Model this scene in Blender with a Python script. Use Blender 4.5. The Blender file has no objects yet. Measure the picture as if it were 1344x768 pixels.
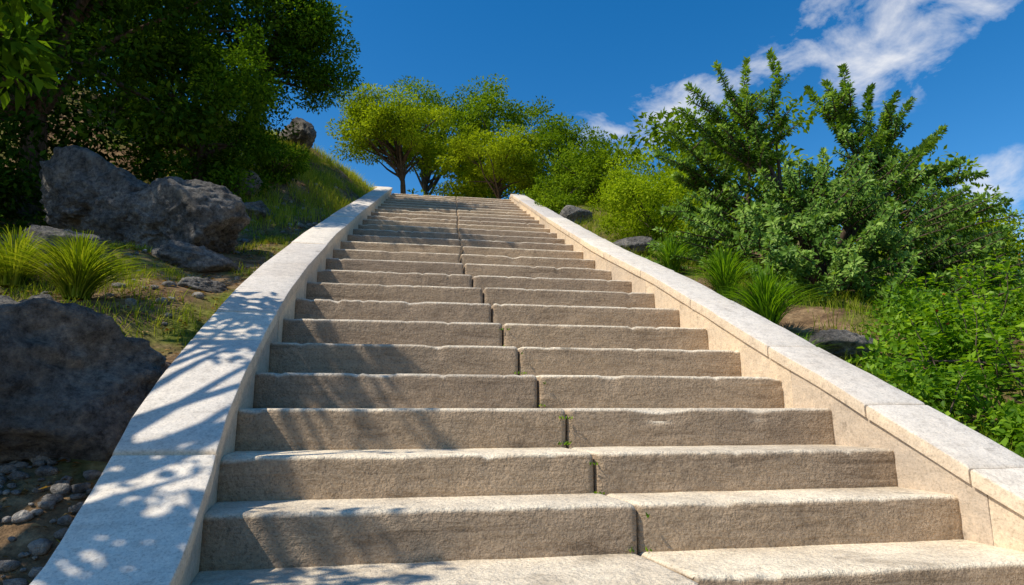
import bpy, bmesh, math, random
import numpy as np
from mathutils import Vector, noise
rng=np.random.default_rng(7); random.seed(7)
scene=bpy.context.scene
for s_attr,v in (('view_transform','Standard'),('look','None')):
    try: setattr(scene.view_settings,s_attr,v)
    except Exception: pass
scene.view_settings.exposure=0

# ------------------------------------------------------------------ helpers
def link(o,parent=None):
    scene.collection.objects.link(o)
    if parent: o.parent=parent
    return o
def empty(name):
    e=bpy.data.objects.new(name,None); e.empty_display_size=.2
    return link(e)
def mk_elems(name,V,pattern,shade,mat,parent=None,smooth=False):
    V=np.asarray(V,dtype=np.float32); n,k,_=V.shape
    me=bpy.data.meshes.new(name)
    per=sum(len(f) for f in pattern); nf=len(pattern)
    me.vertices.add(n*k); me.vertices.foreach_set('co',V.reshape(-1))
    flat=np.concatenate([np.array(f) for f in pattern])
    li=(np.arange(n)[:,None]*k+flat[None,:]).reshape(-1)
    me.loops.add(n*per); me.loops.foreach_set('vertex_index',li.astype(np.int32))
    st=np.cumsum([0]+[len(f) for f in pattern])[:-1]
    ls=(np.arange(n)[:,None]*per+st[None,:]).reshape(-1)
    me.polygons.add(n*nf); me.polygons.foreach_set('loop_start',ls.astype(np.int32))
    me.update(calc_edges=True)
    a=me.attributes.new('shade','FLOAT','FACE')
    a.data.foreach_set('value',np.repeat(np.asarray(shade,dtype=np.float32),nf))
    if smooth: me.polygons.foreach_set('use_smooth',np.ones(n*nf,dtype=bool))
    me.materials.append(mat)
    return link(bpy.data.objects.new(name,me),parent)
def mk_mesh(name,verts,faces,mat,parent=None,smooth=True,shade=None):
    me=bpy.data.meshes.new(name); me.from_pydata([tuple(v) for v in verts],[],faces)
    if smooth: me.polygons.foreach_set('use_smooth',np.ones(len(me.polygons),dtype=bool))
    if shade is not None:
        a=me.attributes.new('shade','FLOAT','FACE'); a.data.foreach_set('value',np.array(shade,dtype=np.float32))
    me.update(); me.materials.append(mat)
    return link(bpy.data.objects.new(name,me),parent)
def nrm(a): return a/(np.linalg.norm(a,axis=-1,keepdims=True)+1e-9)
def sstep(a,b,x):
    t=np.clip((x-a)/(b-a),0,1); return t*t*(3-2*t)
class NT:
    def __init__(s,nt): s.nt=nt; nt.nodes.clear()
    def n(s,t,ins=None,**kw):
        nd=s.nt.nodes.new(t)
        for k,v in kw.items(): setattr(nd,k,v)
        if ins:
            for k,v in ins.items():
                if isinstance(v,bpy.types.NodeSocket): s.nt.links.new(v,nd.inputs[k])
                else: nd.inputs[k].default_value=v
        return nd
    def math(s,op,a,b=0.0,clamp=False):
        nd=s.n('ShaderNodeMath',{0:a,1:b},operation=op); nd.use_clamp=clamp; return nd.outputs[0]
    def noise(s,vec,scale,detail=5,rough=.55,out=0):
        return s.n('ShaderNodeTexNoise',{'Vector':vec,'Scale':scale,'Detail':detail,'Roughness':rough}).outputs[out]
    def ramp(s,fac,stops):
        nd=s.n('ShaderNodeValToRGB',{0:fac}); cr=nd.color_ramp
        while len(cr.elements)<len(stops): cr.elements.new(.5)
        for e,(p,c) in zip(cr.elements,stops):
            e.position=p; e.color=(c[0],c[1],c[2],1) if not isinstance(c,(int,float)) else (c,c,c,1)
        return nd.outputs[0]
    def mix(s,f,a,b,mode='MIX'):
        nd=s.n('ShaderNodeMix',data_type='RGBA',blend_type=mode)
        for i,v in ((0,f),(6,a),(7,b)):
            if isinstance(v,bpy.types.NodeSocket): s.nt.links.new(v,nd.inputs[i])
            else: nd.inputs[i].default_value=(v if i==0 else (v[0],v[1],v[2],1))
        return nd.outputs[2]
    def maprange(s,v,a,b,c=0.,d=1.):
        return s.n('ShaderNodeMapRange',{0:v,1:a,2:b,3:c,4:d}).outputs[0]
def mat(name):
    m=bpy.data.materials.new(name); m.use_nodes=True
    return m,NT(m.node_tree)
def leaf_mat(name,dark,mid,light,trans=.35,rough=None):
    m,t=mat(name)
    sh=t.n('ShaderNodeAttribute',attribute_name='shade').outputs['Fac']
    col=t.ramp(sh,[(0.,dark),(.5,mid),(1.,light)])
    if rough: p=t.n('ShaderNodeBsdfPrincipled',{'Base Color':col,'Roughness':rough,'Specular IOR Level':.16})
    else: p=t.n('ShaderNodeBsdfDiffuse',{'Color':col})
    tc=t.mix(1.,col,(1.6,1.6,.4),'MULTIPLY')
    tr=t.n('ShaderNodeBsdfTranslucent',{'Color':tc})
    mx=t.n('ShaderNodeMixShader',{0:trans,1:p.outputs[0],2:tr.outputs[0]})
    t.n('ShaderNodeOutputMaterial',{0:mx.outputs[0]})
    return m

# ------------------------------------------------------------------ materials
def stone_mat(name,top,side,stain,speck=.5,bump=.35,stratk=.6):
    m,t=mat(name)
    geo=t.n('ShaderNodeNewGeometry'); pos=geo.outputs['Position']
    sh=t.n('ShaderNodeAttribute',attribute_name='shade').outputs['Fac']
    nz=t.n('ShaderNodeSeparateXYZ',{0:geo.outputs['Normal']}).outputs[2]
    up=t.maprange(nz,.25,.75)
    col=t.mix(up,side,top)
    big=t.noise(pos,1.7,4,.6)
    col=t.mix(t.maprange(big,.45,.70,0,.5),col,stain)
    st=t.n('ShaderNodeMapping',{'Vector':pos,'Scale':(1.,1.,8.)}).outputs[0]
    strat=t.n('ShaderNodeTexNoise',{'Vector':st,'Scale':2.2,'Detail':6,'Roughness':.66,'Distortion':.5}).outputs[0]
    col=t.mix(stratk,col,t.ramp(strat,[(.30,(.46,.43,.40)),(.42,(.92,.91,.90)),(.6,(1.06,1.05,1.03)),(.75,(1.25,1.2,1.13))]),'MULTIPLY')
    sp=t.noise(pos,105,2,.75)
    col=t.mix(speck,col,t.ramp(sp,[(.33,(.30,.28,.27)),(.46,(.95,.95,.95)),(.6,(1.1,1.1,1.1)),(.72,(1.55,1.5,1.42))]),'MULTIPLY')
    sp2=t.noise(pos,20,4,.75)
    col=t.mix(.5,col,t.ramp(sp2,[(.35,(.70,.68,.66)),(.5,(1,1,1)),(.65,(1.2,1.17,1.13))]),'MULTIPLY')
    spots=t.noise(pos,7,5,.68)
    col=t.mix(t.maprange(spots,.62,.72,0,.6),col,(.14,.11,.08))
    col=t.mix(1.,col,t.ramp(sh,[(0,(.84,.84,.86)),(1,(1.13,1.11,1.06))]),'MULTIPLY')
    h=t.math('ADD',t.math('MULTIPLY',t.noise(pos,55,3,.75),.6),t.noise(pos,12,5,.7))
    h=t.math('ADD',h,t.math('MULTIPLY',strat,.9))
    bm=t.n('ShaderNodeBump',{'Strength':bump,'Distance':.03,'Height':h})
    p=t.n('ShaderNodeBsdfPrincipled',{'Base Color':col,'Roughness':.9,'Specular IOR Level':.2,'Normal':bm.outputs[0]})
    t.n('ShaderNodeOutputMaterial',{0:p.outputs[0]})
    return m
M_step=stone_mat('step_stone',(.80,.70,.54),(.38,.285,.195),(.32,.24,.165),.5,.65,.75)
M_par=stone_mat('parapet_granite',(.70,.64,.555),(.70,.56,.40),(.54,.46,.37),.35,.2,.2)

def rock_mat(name,k=1.):
    m,t=mat(name)
    geo=t.n('ShaderNodeNewGeometry'); pos=geo.outputs['Position']
    a=t.noise(pos,2.2,6,.65)
    col=t.ramp(a,[(.3,(.08*k,.076*k,.07*k)),(.5,(.20*k,.185*k,.165*k)),(.7,(.38*k,.35*k,.31*k))])
    col=t.mix(.9,col,t.ramp(t.noise(pos,22,6,.8),[(.36,(.28,.28,.29)),(.52,(1,1,1)),(.68,(1.9,1.8,1.6))]),'MULTIPLY')
    col=t.mix(t.maprange(t.noise(pos,3.4,4,.7),.58,.68,0,.5),col,(.38*k,.35*k,.29*k))
    h=t.math('ADD',t.noise(pos,4,8,.8),t.math('MULTIPLY',t.noise(pos,26,4,.8),.4))
    bm=t.n('ShaderNodeBump',{'Strength':1.,'Distance':.11,'Height':h})
    p=t.n('ShaderNodeBsdfPrincipled',{'Base Color':col,'Roughness':.92,'Specular IOR Level':.15,'Normal':bm.outputs[0]})
    t.n('ShaderNodeOutputMaterial',{0:p.outputs[0]})
    return m
M_rock=rock_mat('grey_rock'); M_gravel=rock_mat('gravel_stone',1.8)
def ground_mat():
    m,t=mat('soil_and_turf')
    geo=t.n('ShaderNodeNewGeometry'); pos=geo.outputs['Position']
    a=t.noise(pos,7,6,.7)
    soil=t.ramp(a,[(.3,(.06,.038,.022)),(.5,(.20,.13,.07)),(.7,(.38,.27,.15))])
    soil=t.mix(.6,soil,t.ramp(t.noise(pos,45,4,.8),[(.35,(.4,.4,.4)),(.6,(1.15,1.1,1.05)),(.72,(1.8,1.7,1.5))]),'MULTIPLY')
    turf=t.ramp(t.noise(pos,22,5,.75),[(.3,(.04,.05,.008)),(.55,(.13,.15,.022)),(.75,(.26,.24,.06))])
    py=t.n('ShaderNodeSeparateXYZ',{0:pos}).outputs[1]
    tf=t.math('MULTIPLY',t.maprange(t.noise(pos,1.4,4,.6),.46,.60),t.maprange(py,2.5,3.2))
    col=t.mix(tf,soil,turf)
    bm=t.n('ShaderNodeBump',{'Strength':.8,'Distance':.05,'Height':a})
    p=t.n('ShaderNodeBsdfPrincipled',{'Base Color':col,'Roughness':.95,'Specular IOR Level':.1,'Normal':bm.outputs[0]})
    t.n('ShaderNodeOutputMaterial',{0:p.outputs[0]})
    return m
M_ground=ground_mat()
def bark_mat():
    m,t=mat('bark')
    geo=t.n('ShaderNodeNewGeometry'); pos=geo.outputs['Position']
    st=t.n('ShaderNodeMapping',{'Vector':pos,'Scale':(9.,9.,1.6)}).outputs[0]
    a=t.noise(st,4,4,.7)
    col=t.ramp(a,[(.3,(.03,.022,.016)),(.6,(.12,.09,.065)),(.8,(.22,.18,.14))])
    p=t.n('ShaderNodeBsdfDiffuse',{'Color':col})
    t.n('ShaderNodeOutputMaterial',{0:p.outputs[0]})
    return m
M_bark=bark_mat()
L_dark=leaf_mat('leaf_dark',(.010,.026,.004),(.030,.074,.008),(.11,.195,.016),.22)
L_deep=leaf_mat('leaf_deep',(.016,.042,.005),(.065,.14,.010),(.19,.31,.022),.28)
L_pine=leaf_mat('leaf_pine',(.08,.12,.006),(.24,.31,.014),(.42,.49,.03),.35)
L_mid=leaf_mat('leaf_mid',(.035,.075,.006),(.13,.21,.012),(.28,.38,.025),.33)
L_bright=leaf_mat('leaf_bright',(.09,.14,.007),(.25,.35,.014),(.40,.49,.03),.38)
L_mag=leaf_mat('leaf_magnolia',(.03,.08,.012),(.12,.235,.032),(.34,.48,.10),.28,.42)
L_shrub=leaf_mat('leaf_shrub',(.045,.11,.007),(.14,.28,.016),(.32,.47,.035),.4,.45)
L_grass=leaf_mat('grass_blade',(.06,.10,.008),(.20,.27,.018),(.46,.44,.08),.38)
L_dry=leaf_mat('dry_leaf',(.10,.05,.015),(.30,.16,.06),(.5,.33,.15),.15)
L_red=leaf_mat('red_flower',(.25,.03,.01),(.4,.06,.02),(.55,.15,.04),.2)

# ------------------------------------------------------------------ stair layout
stepY=[1.92,2.26,2.545,2.885,3.256,3.647,4.04,4.473,4.923,5.447,6.0,6.54]
stepZ=[-.505,-.335,-.176,0.,.173,.36,.549,.747,.952,1.167,1.395,1.62]
NU=15
for i in range(1,NU+1):
    stepY.append(6.54+i*(14.29-6.54)/NU); stepZ.append(1.62+i*(4.92-1.62)/NU)
lowY=[];lowZ=[]
y,z=1.92,-.505
for i in range(7):
    y-=.35; z-=.172; lowY.insert(0,y); lowZ.insert(0,z)
SY=lowY+stepY; SZ=lowZ+stepZ
gY=[-200,SY[0]-.3]+SY+[19,30,200]; gZ=[SZ[0]-.17,SZ[0]-.17]+SZ+[5.15,5.3,5.3]
def S(Y): return np.interp(Y,gY,gZ)
def off(Y): return np.interp(Y,[-1,1.9,2.25,2.55,2.9,3.5,4.2,6.6,9,14.3,16],[.17,.17,.125,.083,.055,.02,0,0,.10,.39,.5])
XL0,XR0=-.735,2.065
PW=.30
def gh(X,Y):
    X=np.asarray(X,float); Y=np.asarray(Y,float)
    o=off(Y); xl=XL0+o-PW; xr=XR0+o+PW
    dl=np.maximum(0,xl-X); dr=np.maximum(0,X-xr)
    g=.06+.75*sstep(7.5,12.5,Y)
    z=S(Y)-.10-.10*(1-sstep(2.6,4.2,Y))
    z=z+g*3.0*(1-np.exp(-dl/3.0))
    z=z-.13*np.maximum(0,dr-3)*(1-sstep(12,40,dr)*.7)
    w=np.minimum(1,(dl+dr)*1.6)
    nz=.05*np.sin(2.1*X+1.3*Y)+.04*np.sin(3.7*X-2.9*Y+1)+.025*np.sin(7.3*X+5.1*Y+2)+.09*np.sin(.6*X-.8*Y)*np.minimum(1,(dl+dr)/4)
    z=z+nz*w
    inside=(dl+dr)<=0
    dist=np.hypot(X,Y-8)
    k=1-sstep(28,140,dist)
    z=z*k+(-3)*(1-k)
    cx=np.minimum(X-xl,xr-X)
    z=np.where(inside,z-.45*sstep(0.02,.2,cx),z)
    return z
def axis(a,b,h,far):
    core=np.arange(a,b,h); out=[];x=core[-1];d=h
    while x<far: d*=1.25; x+=d; out.append(x)
    lo=[];x=core[0];d=h
    while x>-far: d*=1.25; x-=d; lo.append(x)
    return np.array(lo[::-1]+list(core)+out)
ax=axis(-5,7,.11,600); ay=axis(-1.5,18,.13,600)
GX,GY=np.meshgrid(ax,ay); GZ=gh(GX,GY)
vv=np.stack([GX,GY,GZ],-1).reshape(-1,3)
nx,ny=len(ax),len(ay)
ii=(np.arange(ny-1)[:,None]*nx+np.arange(nx-1)[None,:]).reshape(-1)
F=np.stack([ii,ii+1,ii+nx+1,ii+nx],-1)
mk_mesh('ground',vv,F.tolist(),M_ground)

# ------------------------------------------------------------------ staircase
SV=[];SF=[];SS=[]
def block(x0f,x1f,yf,zt,zb,depth,sd):
    b=.022
    prof=[(0.010,zb)]
    nrow=7
    for k in range(nrow+1): prof.append((0.0,zb+.02+(zt-b-zb-.02)*k/nrow))
    for k in range(1,5):
        a=math.pi/2*k/4; prof.append((b-b*math.cos(a),zt-b+b*math.sin(a)))
    nt=max(3,int(depth/.08))
    for k in range(1,nt+1): prof.append((b+(depth-b)*k/nt,zt))
    L=x1f(yf)-x0f(yf); nc=max(6,int(L/.03))
    us=[0,.006/L,.018/L]+[ .03/L+(1-.06/L)*k/nc for k in range(nc+1)]+[1-.018/L,1-.006/L,1]
    base=len(SV); npf=len(prof)
    for u in us:
        e=min(u,1-u)*L; rnd=.012*max(0,1-e/.018)**2
        xa0=x0f(yf)+(x1f(yf)-x0f(yf))*u
        c1=noise.noise(Vector((xa0*4+sd*2.7,sd*3.3,0))); c2=noise.noise(Vector((xa0*22+sd*1.7,sd*5.3,4)))
        ch=max(0,c1-.38)*.05+max(0,c2-.33)*.035
        for j,(py,pz) in enumerate(prof):
            yy=yf+py; xa=x0f(yy)+(x1f(yy)-x0f(yy))*u
            p=Vector((xa*3+sd*7.1,yy*3,pz*3))
            n1=noise.fractal(p*1.6,1.,2.,4); n2=noise.noise(p*9)
            front=1<=j<=nrow+4; dy=0;dz=0
            if front: dy=.005*n1+.0035*n2
            if j>nrow+1: dz=.0022*n1
            if nrow<=j<=nrow+5:
                dz-=ch; dy+=ch*.7
            if py<b: dy+=rnd
            if pz>zt-b: dz-=rnd
            SV.append((xa,yy+dy,pz+dz))
    for c in range(len(us)-1):
        for j in range(npf-1):
            a=base+c*npf+j
            SF.append((a,a+npf,a+npf+1,a+1))
    SF.append(tuple(base+j for j in range(npf)))
    e0=base+(len(us)-1)*npf; SF.append(tuple(e0+j for j in range(npf))[::-1])
    sh=random.random()
    SS.extend([sh]*(len(SF)-len(SS)))
fr=dict(zip(range(12),[.52,.52,.515,.51,.50,.497,.494,.49,.485,.475,.467,.47]))
joints=[]
for i,(y,z) in enumerate(zip(SY,SZ)):
    k=i-len(lowY)
    f=fr.get(k,.52 if k<0 else .48+.05*(k-11)/NU)+random.uniform(-.004,.004)
    ny_=SY[i+1] if i+1<len(SY) else y+2.2
    d=ny_-y+.06
    zb=(SZ[i-1] if i>0 else z-.17)-.03
    j1=random.uniform(-.009,.009); j2=random.uniform(-.009,.009)
    zz=random.uniform(-.003,.003)
    if k==0: j1=-.06;j2=0
    xl=lambda Y:XL0+off(Y)-.012
    xr=lambda Y:XR0+off(Y)+.012
    xj=lambda Y,f=f:XL0+off(Y)+2.8*f
    gap=.006
    block(xl,lambda Y:xj(Y)-gap,y+j1,z,zb,d-j1,i*2)
    block(lambda Y:xj(Y)+gap,xr,y+j2,z+zz,zb,d-j2,i*2+1)
    joints.append((float(xj(y)),y,z))
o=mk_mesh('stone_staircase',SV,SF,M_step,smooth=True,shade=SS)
es=o.modifiers.new('es','EDGE_SPLIT'); es.split_angle=math.radians(50)
# ------------------------------------------------------------------ parapets
def parapet(side,name,cuts):
    V=[];Fc=[];Sh=[]
    def sect(Y,body):
        o=float(off(Y)); xi=(XL0 if side<0 else XR0)+o; zt=float(S(Y))+.14
        if side<0: xi-=.75*max(0,Y-14.1)**1.3
        s=side
        if not body:
            a,bx=xi-s*.014,xi+s*(PW+.014); z0,z1=zt-.065,zt; r=.010
            pts=[(a,z0),(a,z1-r),(a+s*r*.3,z1-r*.3),(a+s*r,z1),(a+s*PW*.33,z1),(a+s*PW*.66,z1),(bx-s*r,z1),(bx-s*r*.3,z1-r*.3),(bx,z1-r),(bx,z0)]
        else:
            a,bx=xi,xi+s*PW; z0,z1=zt-.95,zt-.064
            pts=[(a,z0),(a,z0+(z1-z0)*.5),(a,z1-.1),(a,z1),(bx,z1),(bx,z1-.1),(bx,z0)]
        return pts
    def run(y0,y1,body,sd):
        n=max(3,int((y1-y0)/.09)); base=len(V); m=None
        ys=[y0,y0+.008]+[y0+(y1-y0)*c/n for c in range(1,n)]+[y1-.008,y1]
        N_=len(ys)-1; tz=(random.uniform(-.004,.004) if not body else 0)
        for c,Y in enumerate(ys):
            P=sect(Y,body); m=len(P)
            for j,(x,z) in enumerate(P):
                q=Vector((x*5+sd*3,Y*5,z*5)); d=noise.fractal(q,1.,2.,4)
                tp=z>P[0][1]+.03
                dz=(.0035*d+tz if tp else 0)-(.008 if (c in (0,N_) and tp) else 0)
                V.append((x+.004*d,Y,z+dz))
        for c in range(N_):
            for j in range(m):
                a=base+c*m+j; b=base+c*m+(j+1)%m
                Fc.append((a,b,b+m,a+m) if side>0 else (a,a+m,b+m,b))
        Fc.append(tuple(base+j for j in range(m))); e0=base+N_*m; Fc.append(tuple(e0+j for j in range(m))[::-1])
        Sh.extend([random.random()]*(len(Fc)-len(Sh)))
    for a,b in zip(cuts[:-1],cuts[1:]): run(a+.005,b-.005,False,a)
    bc=[cuts[0]]
    while bc[-1]<cuts[-1]-.9: bc.append(bc[-1]+.85+.2*random.random())
    bc.append(cuts[-1])
    for a,b in zip(bc[:-1],bc[1:]): run(a+.0015,b-.0015,True,a+50)
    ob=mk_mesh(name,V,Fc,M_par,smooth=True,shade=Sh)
    e=ob.modifiers.new('es','EDGE_SPLIT'); e.split_angle=math.radians(40)
    return ob
parapet(-1,'stone_parapet',[-.7,.2,1.2,2.35,3.30,3.72,4.9,5.95,7.1,8.2,9.3,10.4,11.5,12.6,13.7,14.5,15.2])
parapet(1,'stone_parapet.001',[-.7,.3,1.3,2.2,2.66,3.35,4.25,5.2,6.2,7.2,8.3,9.4,10.5,11.6,12.7,13.8,14.6])

# ------------------------------------------------------------------ vegetation tools
def leaves(name,P,D,N,L,W,shade,m,parent=None,curl=.12):
    D=nrm(D); Sd=nrm(np.cross(D,N)); Nn=np.cross(Sd,D)
    L=L[:,None];W=W[:,None]
    V=np.stack([P,P+D*L*.42+Sd*W*.5+Nn*L*curl*.6,P+D*L-Nn*L*curl,P+D*L*.42-Sd*W*.5+Nn*L*curl*.6],1)
    return mk_elems(name,V,[(0,1,2),(0,2,3)],shade,m,parent)
def unit(n): return nrm(rng.normal(size=(n,3)))
def crown(c,rad,ncl,clr,nleaf,L,flat=.7,hollow=.45,zmin=-1.,wr=.55):
    c=np.array(c,float); rad=np.array(rad,float)
    u=unit(ncl*3); u=u[u[:,2]>zmin][:ncl]; ncl=len(u)
    lump=1+.16*np.sin(3*u[:,0]*2+c[0]*5)+.14*np.sin(5*u[:,2]+3*u[:,1]+c[1])+rng.normal(0,.06,ncl)
    r=(hollow+(1-hollow)*rng.random(ncl)**.6)*lump
    C=c+rad*u*r[:,None]
    cr=clr*rng.uniform(.6,1.35,ncl)
    csh=rng.uniform(0,.45,ncl)
    idx=np.repeat(np.arange(ncl),(nleaf*(cr/clr)**2).astype(int)+4); n=len(idx)
    v=unit(n); rr=rng.random(n)**.42
    P=C[idx]+v*rr[:,None]*cr[idx][:,None]*np.array([1,1,flat])
    D=nrm(v+rng.normal(0,.5,(n,3))+np.array([0,0,-.1]))
    N=nrm(v*.5+rng.normal(0,.55,(n,3))+np.array([0,0,.8]))
    l=L*rng.uniform(.65,1.35,n)
    sh=np.clip(csh[idx]+rng.random(n)*.55,0,1)
    return dict(P=P,D=D,N=N,L=l,W=l*wr,s=sh,C=C)
def cat(*cs):
    return {k:np.concatenate([c[k] for c in cs]) for k in ('P','D','N','L','W','s','C')}
class Tubes:
    def __init__(s): s.V=[];s.F=[]
    def tube(s,pts,rads,seg=8):
        b=len(s.V); pts=[Vector(p) for p in pts]
        for i,p in enumerate(pts):
            t=(pts[min(i+1,len(pts)-1)]-pts[max(i-1,0)]).normalized()
            a=t.cross(Vector((.3,.9,.2))).normalized(); c=t.cross(a)
            for k in range(seg):
                an=2*math.pi*k/seg; s.V.append(p+(a*math.cos(an)+c*math.sin(an))*rads[i])
        for i in range(len(pts)-1):
            for k in range(seg):
                a=b+i*seg+k; d=b+i*seg+(k+1)%seg; s.F.append((a,d,d+seg,a+seg))
    def limb(s,p0,p1,r0,r1,sag=.15,n=7,seg=7):
        p0=Vector(p0);p1=Vector(p1);L=(p1-p0).length; pts=[];rd=[]
        q=Vector((random.uniform(-1,1),random.uniform(-1,1),random.uniform(-.2,1)))*sag*L
        ph=random.random()*9
        for i in range(n+1):
            t=i/n; w=4*t*(1-t)
            wob=Vector((math.sin(ph+t*7),math.cos(ph*2+t*6),0))*.025*L*w
            pts.append(p0.lerp(p1,t)+q*w*.5+wob); rd.append(r0+(r1-r0)*t)
        s.tube(pts,rd,seg); return pts
def tree(name,base,cr,lm,tr=.12,fork=.35,nl=14,lean=(0,0)):
    e=empty(name); base=Vector(base)
    cc=Vector(cr['C'].mean(0))
    T=Tubes()
    f=Vector((base.x+(cc.x-base.x)*.5+lean[0],base.y+(cc.y-base.y)*.5+lean[1],base.z+(cc.z-base.z)*fork*1.2))
    b0=Vector(base)-Vector((0,0,.2))
    T.tube([b0,b0+Vector((0,0,.25)),b0.lerp(f,.5)+Vector((.04,.02,.05)),f],[tr*1.5,tr*1.1,tr*.9,tr*.75],10)
    T.limb(f,cc+Vector((0,0,.3)),tr*.7,tr*.2,.15)
    C=cr['C']; sel=rng.choice(len(C),min(nl,len(C)),replace=False)
    for k in sel:
        st=f.lerp(cc,random.random()*.6)
        T.limb(st,C[k],tr*.4,tr*.07,.18)
    mk_mesh('trunk_and_limbs',T.V,T.F,M_bark,e)
    leaves('foliage',cr['P'],cr['D'],cr['N'],cr['L'],cr['W'],cr['s'],lm,e)
    return e
def bush(name,cr,lm):
    e=empty(name); T=Tubes(); C=cr['C']; c=C.mean(0)
    b=(c[0],c[1],float(gh(c[0],c[1]))-.05)
    for k in rng.choice(len(C),min(16,len(C)),replace=False): T.limb(b,C[k],.02,.004,.12,5,5)
    mk_mesh('stems',T.V,T.F,M_bark,e)
    leaves('foliage',cr['P'],cr['D'],cr['N'],cr['L'],cr['W'],cr['s'],lm,e)
def G(x,y,dz=0): return (x,y,float(gh(x,y))+dz)

# ---- left dark trees
tree('broadleaf_tree',G(-4.4,7.9),cat(crown((-4.3,7.7,3.9),(1.9,1.3,2.0),120,.38,150,.085),crown((-4.4,7.6,5.8),(1.9,1.4,1.5),70,.4,150,.085),crown((-2.75,7.0,6.0),(1.3,.9,.3),24,.28,60,.09,hollow=.1)),L_dark,.16,.35,22)  # last flat crown, above the view, added to shade the upper steps
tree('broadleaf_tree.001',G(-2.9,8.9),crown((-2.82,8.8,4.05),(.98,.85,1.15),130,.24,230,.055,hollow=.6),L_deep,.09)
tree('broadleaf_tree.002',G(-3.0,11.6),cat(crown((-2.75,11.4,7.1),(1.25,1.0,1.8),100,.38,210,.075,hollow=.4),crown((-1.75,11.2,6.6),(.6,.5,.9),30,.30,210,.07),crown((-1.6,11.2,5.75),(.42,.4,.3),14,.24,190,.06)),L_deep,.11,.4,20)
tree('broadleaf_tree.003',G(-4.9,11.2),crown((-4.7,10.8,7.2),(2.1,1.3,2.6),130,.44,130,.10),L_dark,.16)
tree('shade_tree',G(-6.9,5.0),cat(crown((-6.6,5.2,5.7),(2.1,1.9,1.7),85,.5,90,.13,hollow=.2),crown((-5.1,5.9,4.9),(.85,.8,.6),22,.32,60,.11,hollow=.1)),L_deep,.18)  # out of view; smaller crown added to keep sun off the big boulders
nb=crown((-2.45,1.05,2.2),(.75,.85,.6),24,.2,56,.085,hollow=.1)
hang=crown((-2.15,3.45,2.1),(.16,.25,.36),11,.15,28,.12,wr=.42)
tree('shade_tree.001',G(-3.3,.6),cat(nb,crown((-2.4,2.7,2.7),(.4,.7,.3),12,.2,46,.085,hollow=.1),hang),L_deep,.10,.4,30)
bush('leafy_bush',crown((-2.1,10.1,float(gh(-2.1,10.1))+.3),(.42,.4,.4),40,.16,130,.05),L_deep)
bush('leafy_bush.001',crown((-4.4,7.1,1.9),(1.2,.5,.6),50,.25,110,.07),L_dark)
# ---- trees at the top of the hill
def pads(c,rad,n,cl,nl,L): return crown(c,rad,n,cl,nl,L,flat=.5,hollow=.45,zmin=-.75,wr=.45)
tree('pine_tree',G(-.1,17.2),pads((-.42,17.2,7.65),(1.65,1.4,1.05),100,.38,210,.085),L_pine,.10,.42,26,(.15,0))
tree('pine_tree.001',G(2.6,16.2),pads((2.3,16.2,6.5),(1.45,1.1,.9),90,.34,210,.08),L_pine,.08,.4,22)
tree('pine_tree.002',G(.7,21),pads((.6,21,9.4),(1.9,1.5,1.8),100,.44,150,.10),L_mid,.12,.4,20)
tree('broadleaf_tree.004',G(2.9,20.5),crown((3.0,20.2,8.9),(2.2,1.4,1.9),130,.4,150,.10),L_mid,.12,.4,18)
tree('broadleaf_tree.005',G(4.3,17.4),crown((4.4,17.2,6.8),(1.3,1,1.6),100,.33,170,.08),L_mid,.1,.4,14)
tree('broadleaf_tree.006',G(5.1,15.2),crown((5.0,15.2,5.8),(1.15,.95,1.15),85,.32,170,.075),L_mid,.1,.4,14)
tree('broadleaf_tree.007',G(-2.6,20),crown((-2.4,20,6.8),(.7,.7,.6),30,.28,140,.08),L_pine,.08,.4,10)
bush('round_bush',crown((3.75,8.7,2.88),(.85,.75,.6),100,.2,220,.042,hollow=.6),L_bright)
bush('round_bush.001',crown((4.6,11.2,4.15),(1.05,.8,.7),80,.24,180,.05,hollow=.6),L_bright)
bush('round_bush.002',crown((2.95,11.6,3.85),(.45,.5,.35),36,.17,140,.05,hollow=.5),L_mid)
bush('round_bush.003',crown((3.4,14.0,5.0),(.7,.6,.5),40,.22,150,.06,hollow=.5),L_mid)
bush('round_bush.004',crown((9.6,9.4,2.75),(1.3,.9,.8),70,.3,160,.06,hollow=.6),L_bright)
bush('round_bush.005',crown((7.2,6.8,1.5),(.7,.6,.75),60,.22,170,.05,hollow=.5),L_deep)
mass=[crown((x,y,float(gh(x,y))+zz),(2.0,1.5,r),38,.52,100,.15) for x,y,zz,r in ((1.2,19.6,1.0,1.1),(3.3,18.6,1.0,1.1),(5.6,18.,1.,1.2),(1.5,25,1.2,1.7),(5,24,1.2,1.7),(8,21,1.2,1.7),(11,19,1.2,1.7),(14,17,1.2,1.7),(8.5,15.5,1.2,1.7),(12,13,1.2,1.7),(16,12,1.2,1.7),(7,13,1.2,1.7),(-8,14,1.2,1.7))]
mc=cat(*mass); e=empty('distant_tree_mass')
leaves('foliage',mc['P'],mc['D'],mc['N'],mc['L'],mc['W'],mc['s'],L_mid,e)

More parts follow.
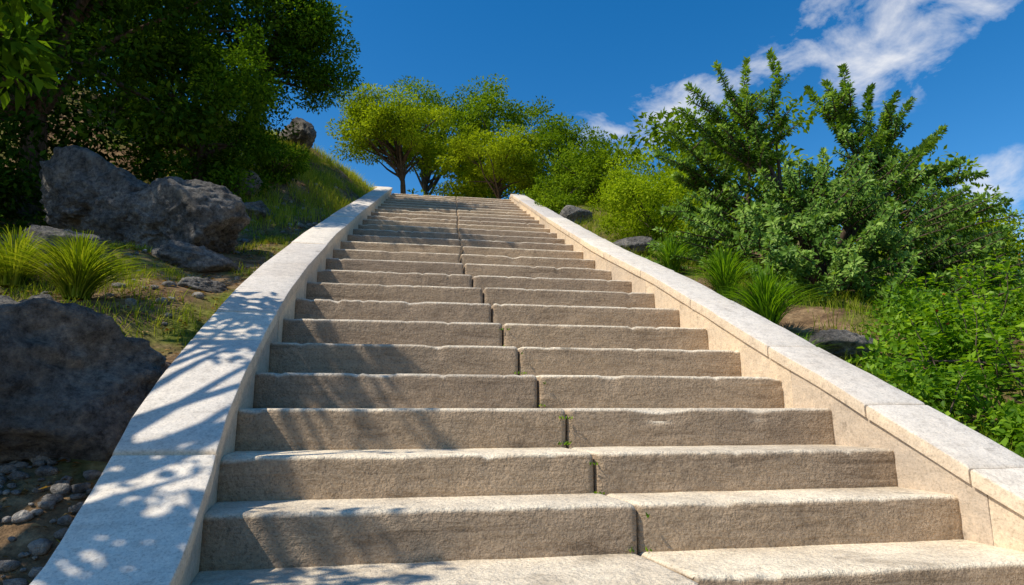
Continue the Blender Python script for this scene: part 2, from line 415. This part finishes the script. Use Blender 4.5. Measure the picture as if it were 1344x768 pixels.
# ---- large candelabra shrub tree on the right
def magnolia(name,base):
    e=empty(name); T=Tubes(); b=Vector(base)
    P=[];D=[];N=[];L=[];Sh=[]
    def shoot(st,en,n,ll,rad,sag=.10):
        pts=T.limb(st,en,.011,.004,sag,5,5)
        A=np.array([tuple(p) for p in pts]); t=rng.random(n)**.8*.95+.05
        seg=np.minimum((t*5).astype(int),4); fr_=t*5-seg
        q=A[seg]+(A[seg+1]-A[seg])*fr_[:,None]
        ax_=nrm(A[seg+1]-A[seg]); r=nrm(np.cross(ax_,unit(n)))
        tip=sstep(.85,1.,t)[:,None]
        d=nrm(ax_*(.35+1.4*tip)+r*1.0+np.array([0,0,.05]))
        P.append(q+r*rng.uniform(0,rad*.5,(n,1)));D.append(d);N.append(nrm(ax_*.9-r*.2+rng.normal(0,.35,(n,3))+np.array([0,0,.5])))
        L.append(ll*rng.uniform(.6,1.25,n)); Sh.append(np.clip(rng.random()*.35+rng.random(n)*.45+.25*t,0,1))
    spires=[(3.46,3.9),(4.15,4.12),(5.1,4.02),(4.62,3.7),(6.0,3.68),(6.4,3.35),(2.85,3.05),(6.9,2.8),(5.6,3.45),(3.1,3.6),(3.8,3.6),(5.45,3.8),(2.9,2.5),(3.3,3.1),(6.6,2.95),(7.05,2.35),(3.85,4.0),(2.75,2.1),(4.85,3.8),(6.2,3.2),(2.7,2.75),(3.0,3.3),(5.8,3.75)]
    forks=[]
    for k in range(9):
        an=2*math.pi*k/9+random.random()*.3
        f=b+Vector((math.cos(an)*.75,math.sin(an)*.65,.75+.35*random.random())); forks.append(f)
        T.limb(b-Vector((0,0,.1)),f,.06,.03,.1)
    for (x,z) in spires:
        y=6.25+random.uniform(-.35,.35); k=y/6.2; en=Vector((x*k,y,z*k))
        f=min(forks,key=lambda q:(q-en).length)
        mid=f.lerp(en,.3)+Vector((0,0,-.05)); T.limb(f,mid,.025,.014,.08)
        shoot(mid,en,480,.055,.055)
        for j in range(9):
            tt=random.uniform(-.15,.68); st=mid.lerp(en,tt); sc=1-.45*max(0,tt)
            w=Vector((random.uniform(-1,1),random.uniform(-.7,.7),0)).normalized()
            shoot(st,st+(w*random.uniform(.16,.34)+Vector((0,0,random.uniform(.14,.30))))*sc,int(105*sc),.048,.05)
    c=b+Vector((.05,-.1,.55))
    for k in range(430):
        u=Vector(unit(1)[0].tolist()); u.z=abs(u.z)*1.0-.40
        r=random.uniform(.6,1.05)
        en=c+Vector((u.x*2.1*r,u.y*1.7*r,u.z*1.55*r))
        g=float(gh(en.x,en.y))
        if en.z<g+.1: en.z=g+.1+random.random()*.2
        dr=Vector((u.x,u.y,0)).normalized()*.8+Vector((random.uniform(-.3,.3),random.uniform(-.3,.3),.2+.8*max(0,u.z)))
        ln=random.uniform(.3,.55)
        shoot(en-dr.normalized()*ln,en,76,.056,.05)
    for k in range(250):
        x=random.uniform(2.8,6.6); y=random.uniform(4.3,6.0)
        if (abs(x-4.7)/2.1)**2+((6.0-y)/1.7)**2>1: continue
        if x/y<.58: continue
        g=float(gh(x,y)); dd=(y-4.3)/1.7
        en=Vector((x,y,g+.12+random.random()*(.35+.7*dd)))
        dr=Vector((x-4.7,y-6.4,0)).normalized()*.9+Vector((random.uniform(-.4,.4),random.uniform(-.2,.2),random.uniform(-.1,.6)))
        shoot(en-dr.normalized()*random.uniform(.3,.5),en,80,.056,.05)
    mk_mesh('trunk_and_limbs',T.V,T.F,M_bark,e)
    Lc=np.concatenate(L)
    leaves('foliage',np.concatenate(P),np.concatenate(D),np.concatenate(N),Lc,Lc*.55,np.concatenate(Sh),L_mag,e,.15)
magnolia('magnolia_tree',G(4.65,6.4))

# ---- low shrubs, bottom right
cl=[]
for k in range(130):
    y=random.uniform(1.9,5.2); x=random.uniform(2.6,6.0)
    if x/y<.80+.02*(y-2) or x<2.60: continue
    h=random.uniform(.12,.24)+max(0,(x/y-.95))*.22
    cl.append(crown(G(x,y,h*.6),(.2,.2,h*.7),9,.12,36,.046,hollow=.3))
c_=cat(*cl); bush('ground_shrub',c_,L_shrub)
P=[];D=[];N=[];L=[];Sh=[];T=Tubes();RP=[]
for k in range(150):
    y=random.uniform(2.7,5.0); x=random.uniform(2.7,6.0)
    if x/y<.92: continue
    b=Vector(G(x,y)); h=random.uniform(.25,.5)+min(.34,(x/y-.92)*1.0)
    en=b+Vector((random.uniform(-.18,.18),random.uniform(-.18,.18),h))
    pts=T.limb(b,en,.006,.002,.08,6,5); A=np.array([tuple(p) for p in pts]); n=60
    t=rng.random(n)*.8+.2; s_=np.minimum((t*6).astype(int),5); q=A[s_]+(A[s_+1]-A[s_])*(t*6-s_)[:,None]
    v=unit(n); v[:,2]=np.abs(v[:,2])*.4; P.append(q+v*.03);D.append(v);N.append(nrm(rng.normal(0,.3,(n,3))+np.array([0,0,1])));L.append(rng.uniform(.035,.07,n));Sh.append(rng.random(n)*.6+.4*t)
    if k%4==0: RP.append(q[:3]+v[:3]*.06)
e=empty('leafy_shrub'); mk_mesh('stems',T.V,T.F,M_bark,e)
leaves('foliage',np.concatenate(P),np.concatenate(D),np.concatenate(N),np.concatenate(L),np.concatenate(L)*.6,np.concatenate(Sh),L_shrub,e)
R=np.concatenate(RP); n=len(R); leaves('flowers',R,unit(n),unit(n),np.full(n,.024),np.full(n,.02),rng.random(n),L_red,e)

# ---- grasses
def blades(name,P,dirh,H,reach,W,shade,m,segs=4,parent=None,droop=.35):
    n=len(P); rings=[]
    side=np.stack([-dirh[:,1],dirh[:,0],np.zeros(n)],-1)
    for j in range(segs+1):
        t=j/segs
        c=P+dirh*(reach*t**1.5)[:,None]; c=c+np.array([0,0,1])*(H*(t*(1+droop)-droop*t**2.4))[:,None]
        w=(W*(1-t)**.6*.5+.0004)[:,None]
        rings+= [c-side*w,c+side*w]
    V=np.stack(rings,1)
    pat=[(2*j,2*j+1,2*j+3,2*j+2) for j in range(segs)]
    return mk_elems(name,V,pat,shade,m,parent)
def hdir(n):
    a=rng.random(n)*2*math.pi; return np.stack([np.cos(a),np.sin(a),np.zeros(n)],-1)
def tussock(name,c,n,H,R,W,m=L_grass):
    d=hdir(n); P=np.array(c)+d*rng.random((n,1))*.07; k=rng.random(n)**.7
    blades(name,P,d,H*(1.15-.65*k)*rng.uniform(.8,1.1,n),R*k*rng.uniform(.7,1.15,n),np.full(n,W),rng.random(n)*.8,m,6,droop=.9)
tussock('grass_tussock',G(-1.95,4.15),700,.36,.55,.008)
tussock('grass_tussock.001',G(-2.5,4.5),400,.34,.5,.008)
tussock('spiky_grass_plant',G(2.74,4.4),620,.46,.46,.012,L_shrub)
tussock('spiky_grass_plant.001',G(2.85,5.2),400,.45,.42,.012,L_shrub)
tussock('spiky_grass_plant.002',G(2.55,3.75),120,.2,.25,.008,L_shrub)
tussock('spiky_grass_plant.003',G(2.8,6.2),260,.4,.38,.010,L_shrub)
def turf(name,x0,x1,y0,y1,n,h0,h1,thr,yel=0.,W=.005):
    X=rng.uniform(x0,x1,n);Y=rng.uniform(y0,y1,n)
    f=np.sin(3.1*X+1.7*Y)+np.sin(5.3*X-4.1*Y+1)+.8*np.sin(9*X+8*Y)+rng.normal(0,.5,n)
    o_=off(Y); ok=(f>thr)&((X<XL0+o_-PW-.02)|(X>XR0+o_+PW+.02))
    X=X[ok];Y=Y[ok];n=len(X); P=np.stack([X,Y,gh(X,Y)-.01],-1)
    H=rng.uniform(h0,h1,n)
    blades(name,P,hdir(n),H,H*rng.uniform(.2,.9,n),np.full(n,W),np.clip(rng.random(n)*.7+yel,0,1),L_grass,3)
turf('grass',-4.,-.95,3.1,8,30000,.02,.09,.65,.25)
turf('grass.001',-4,-.5,8,14.5,36000,.06,.22,-.1,.4,.007)
turf('grass.002',2.3,4.5,1.5,9,18000,.04,.14,-.2,.1)
turf('grass.003',2.3,5,9,15,12000,.06,.18,-.4,.2,.007)
turf('grass.004',-5,6,14.8,19,18000,.08,.2,-.6,.35,.010)
turf('grass.005',-1.06,-.9,1.2,4.5,2600,.015,.06,.2,.1)
wp=[]
for (x,y,z) in joints[7:14]:
    for k in range(random.randint(3,8)): wp.append((x+random.uniform(-.03,.03),y-.012,z-.165 if random.random()<.7 else z-.05))
wp=np.array(wp); n=len(wp)*3; wp=np.repeat(wp,3,0)+rng.normal(0,.006,(n,3))*np.array([1,.3,0])
leaves('joint_weed',wp,nrm(hdir(n)*.6+np.array([0,-.2,.8])),hdir(n)+np.array([0,0,.5]),rng.uniform(.012,.026,n),np.full(n,.009),rng.random(n),L_shrub)
n=8200;X=rng.uniform(-4.2,-1.0,n);Y=rng.uniform(1.5,13,n);ok=X<XL0+off(Y)-PW-.03;X=X[ok];Y=Y[ok];n=len(X)
leaves('leaf_litter',np.stack([X,Y,gh(X,Y)+.012],-1),nrm(hdir(n)+rng.normal(0,.15,(n,3))),np.tile([0,0,1.],(n,1))+rng.normal(0,.25,(n,3)),rng.uniform(.015,.045,n),rng.uniform(.01,.025,n),rng.random(n),L_dry)

# ------------------------------------------------------------------ rocks
def rock_geo(c,r,sd,sub=5,rot=0.):
    rg=np.random.default_rng(sd)
    bm=bmesh.new(); bmesh.ops.create_icosphere(bm,subdivisions=sub,radius=1)
    pn=nrm(rg.normal(size=(13,3))); pd=rg.uniform(.55,.95,13)
    V=[];cr_,sr_=math.cos(rot),math.sin(rot)
    for v in bm.verts:
        u=np.array(v.co[:]); dt=pn@u
        rr=1.05
        for d_,k in zip(dt,pd):
            if d_>.05: rr=min(rr,k/d_)
        q=Vector(u.tolist())*1.5+Vector((sd*3.1,0,0))
        rr+=.10*noise.fractal(q,1.,2.,5)+.07*noise.ridged_multi_fractal(q*2.2,1.,2.,5,1.,2.)-.07+.02*noise.fractal(q*8,1.,2.,3)
        p=u*rr*np.array(r); V.append((c[0]+p[0]*cr_-p[1]*sr_,c[1]+p[0]*sr_+p[1]*cr_,c[2]+p[2]))
    Fc=[tuple(v.index for v in f.verts) for f in bm.faces]; bm.free()
    return V,Fc
def rock(name,x,y,dz,r,sd,rot=0.,sub=5):
    V,Fc=rock_geo(G(x,y,dz),r,sd,sub,rot); mk_mesh(name,V,Fc,M_rock)
rock('boulder',-1.72,3.15,.12,(.88,.62,.52),3,.3,6)
rock('boulder.001',-2.98,6.75,.20,(.78,.6,.55),11,.2,6)
rock('boulder.002',-2.22,6.4,.22,(.70,.5,.50),5,-.3,6)
rock('boulder.003',-1.85,5.75,.02,(.36,.26,.2),8,.2)
rock('boulder.004',-2.35,9.2,.12,(.32,.28,.28),21)
rock('boulder.005',-2.0,8.4,.06,(.3,.25,.2),22)
rock('boulder.006',-2.35,13.3,.25,(.42,.35,.42),23)
rock('boulder.007',-2.6,5.2,.05,(.4,.3,.22),25,.4)
rock('boulder.008',2.95,3.95,.04,(.27,.2,.14),31)
rock('boulder.009',2.95,7.7,.05,(.36,.25,.15),32)
rock('boulder.010',3.0,10.4,.08,(.35,.3,.22),33)
rock('boulder.011',-1.5,4.9,.0,(.2,.16,.1),34)
rock('boulder.012',-1.65,2.35,.0,(.2,.16,.1),35)
V=[];Fc=[]
for k in range(760):
    if k<600: x=random.uniform(-1.9,-1.0); y=random.uniform(1.6,2.9); r=random.choice([.008,.012,.018,.028,.034])*random.uniform(.7,1.2)
    else: x=random.uniform(-2.6,-1.15); y=random.uniform(3.6,12); r=random.uniform(.012,.045)
    if x>XL0+float(off(y))-PW-.03: continue
    v,f=rock_geo(G(x,y,.008),(r*1.2,r,r*.8),100+k,2); b=len(V); V+=v; Fc+=[tuple(i+b for i in q) for q in f]
mk_mesh('gravel',V,Fc,M_gravel)

# ------------------------------------------------------------------ light and sky
s=Vector((-.60,-.18,.78)).normalized()
sl=bpy.data.lights.new('sun','SUN'); sl.energy=5.0; sl.angle=math.radians(.5); sl.color=(1,.925,.80)
so=bpy.data.objects.new('sun',sl); so.rotation_euler=s.to_track_quat('Z','Y').to_euler(); link(so)
w=bpy.data.worlds.new('World'); scene.world=w; w.use_nodes=True; t=NT(w.node_tree)
sky=t.n('ShaderNodeTexSky'); sky.sky_type='NISHITA'; sky.sun_disc=False
sky.sun_elevation=math.asin(s.z); sky.sun_rotation=math.atan2(s.x,s.y)
sky.air_density=1.0; sky.dust_density=.4; sky.ozone_density=2.5
hs=t.n('ShaderNodeHueSaturation',{'Hue':.500,'Saturation':1.42,'Value':1.2,'Color':sky.outputs[0]})
dirv=t.n('ShaderNodeTexCoord').outputs['Generated']
def dot(v):
    return t.n('ShaderNodeVectorMath',{0:dirv,1:v},operation='DOT_PRODUCT').outputs['Value']
band=t.math('ABSOLUTE',dot((.373,.295,-.880)))
band=t.maprange(band,.0,.062,1.,0.)
along=t.maprange(dot((.50,.735,.458)),.935,.985,0,1.)
mask=t.math('MULTIPLY',band,along)
puff=t.maprange(dot((.583,.66,.475)),.9935,.9995,0,.9)
mask=t.math('MAXIMUM',mask,puff)
small=t.maprange(dot((.732,.63,.26)),.998,.9998,0,.85)
mask=t.math('MAXIMUM',mask,small)
mp=t.n('ShaderNodeMapping',{'Vector':dirv,'Rotation':(.3,.5,.4),'Scale':(1.,1.4,2.)}).outputs[0]
nn=t.n('ShaderNodeTexNoise',{'Vector':mp,'Scale':8.0,'Detail':10,'Roughness':.6,'Distortion':.3}).outputs[0]
cm=t.math('ADD',t.math('MULTIPLY',mask,.55),t.math('MULTIPLY',t.math('SUBTRACT',nn,.5),3.0))
cm=t.maprange(cm,.12,1.1,0,.95)
cm=t.math('MULTIPLY',cm,t.maprange(mask,0,.4))
col=t.mix(cm,hs.outputs[0],(7.8,7.7,7.6))
bg=t.n('ShaderNodeBackground',{'Color':col,'Strength':.13})
t.n('ShaderNodeOutputWorld',{0:bg.outputs[0]})

# ------------------------------------------------------------------ camera
cam=bpy.data.cameras.new('camera'); co=link(bpy.data.objects.new('camera',cam))
cam.sensor_width=36; cam.lens=830/1344*36; cam.clip_end=3000; cam.clip_start=.05
th,ph=math.radians(9.82),math.radians(10.38)
Fw=Vector((math.cos(ph)*math.sin(th),math.cos(ph)*math.cos(th),math.sin(ph)))
co.location=(0,0,0); co.rotation_euler=Fw.to_track_quat('-Z','Y').to_euler()
scene.camera=co
print('done')
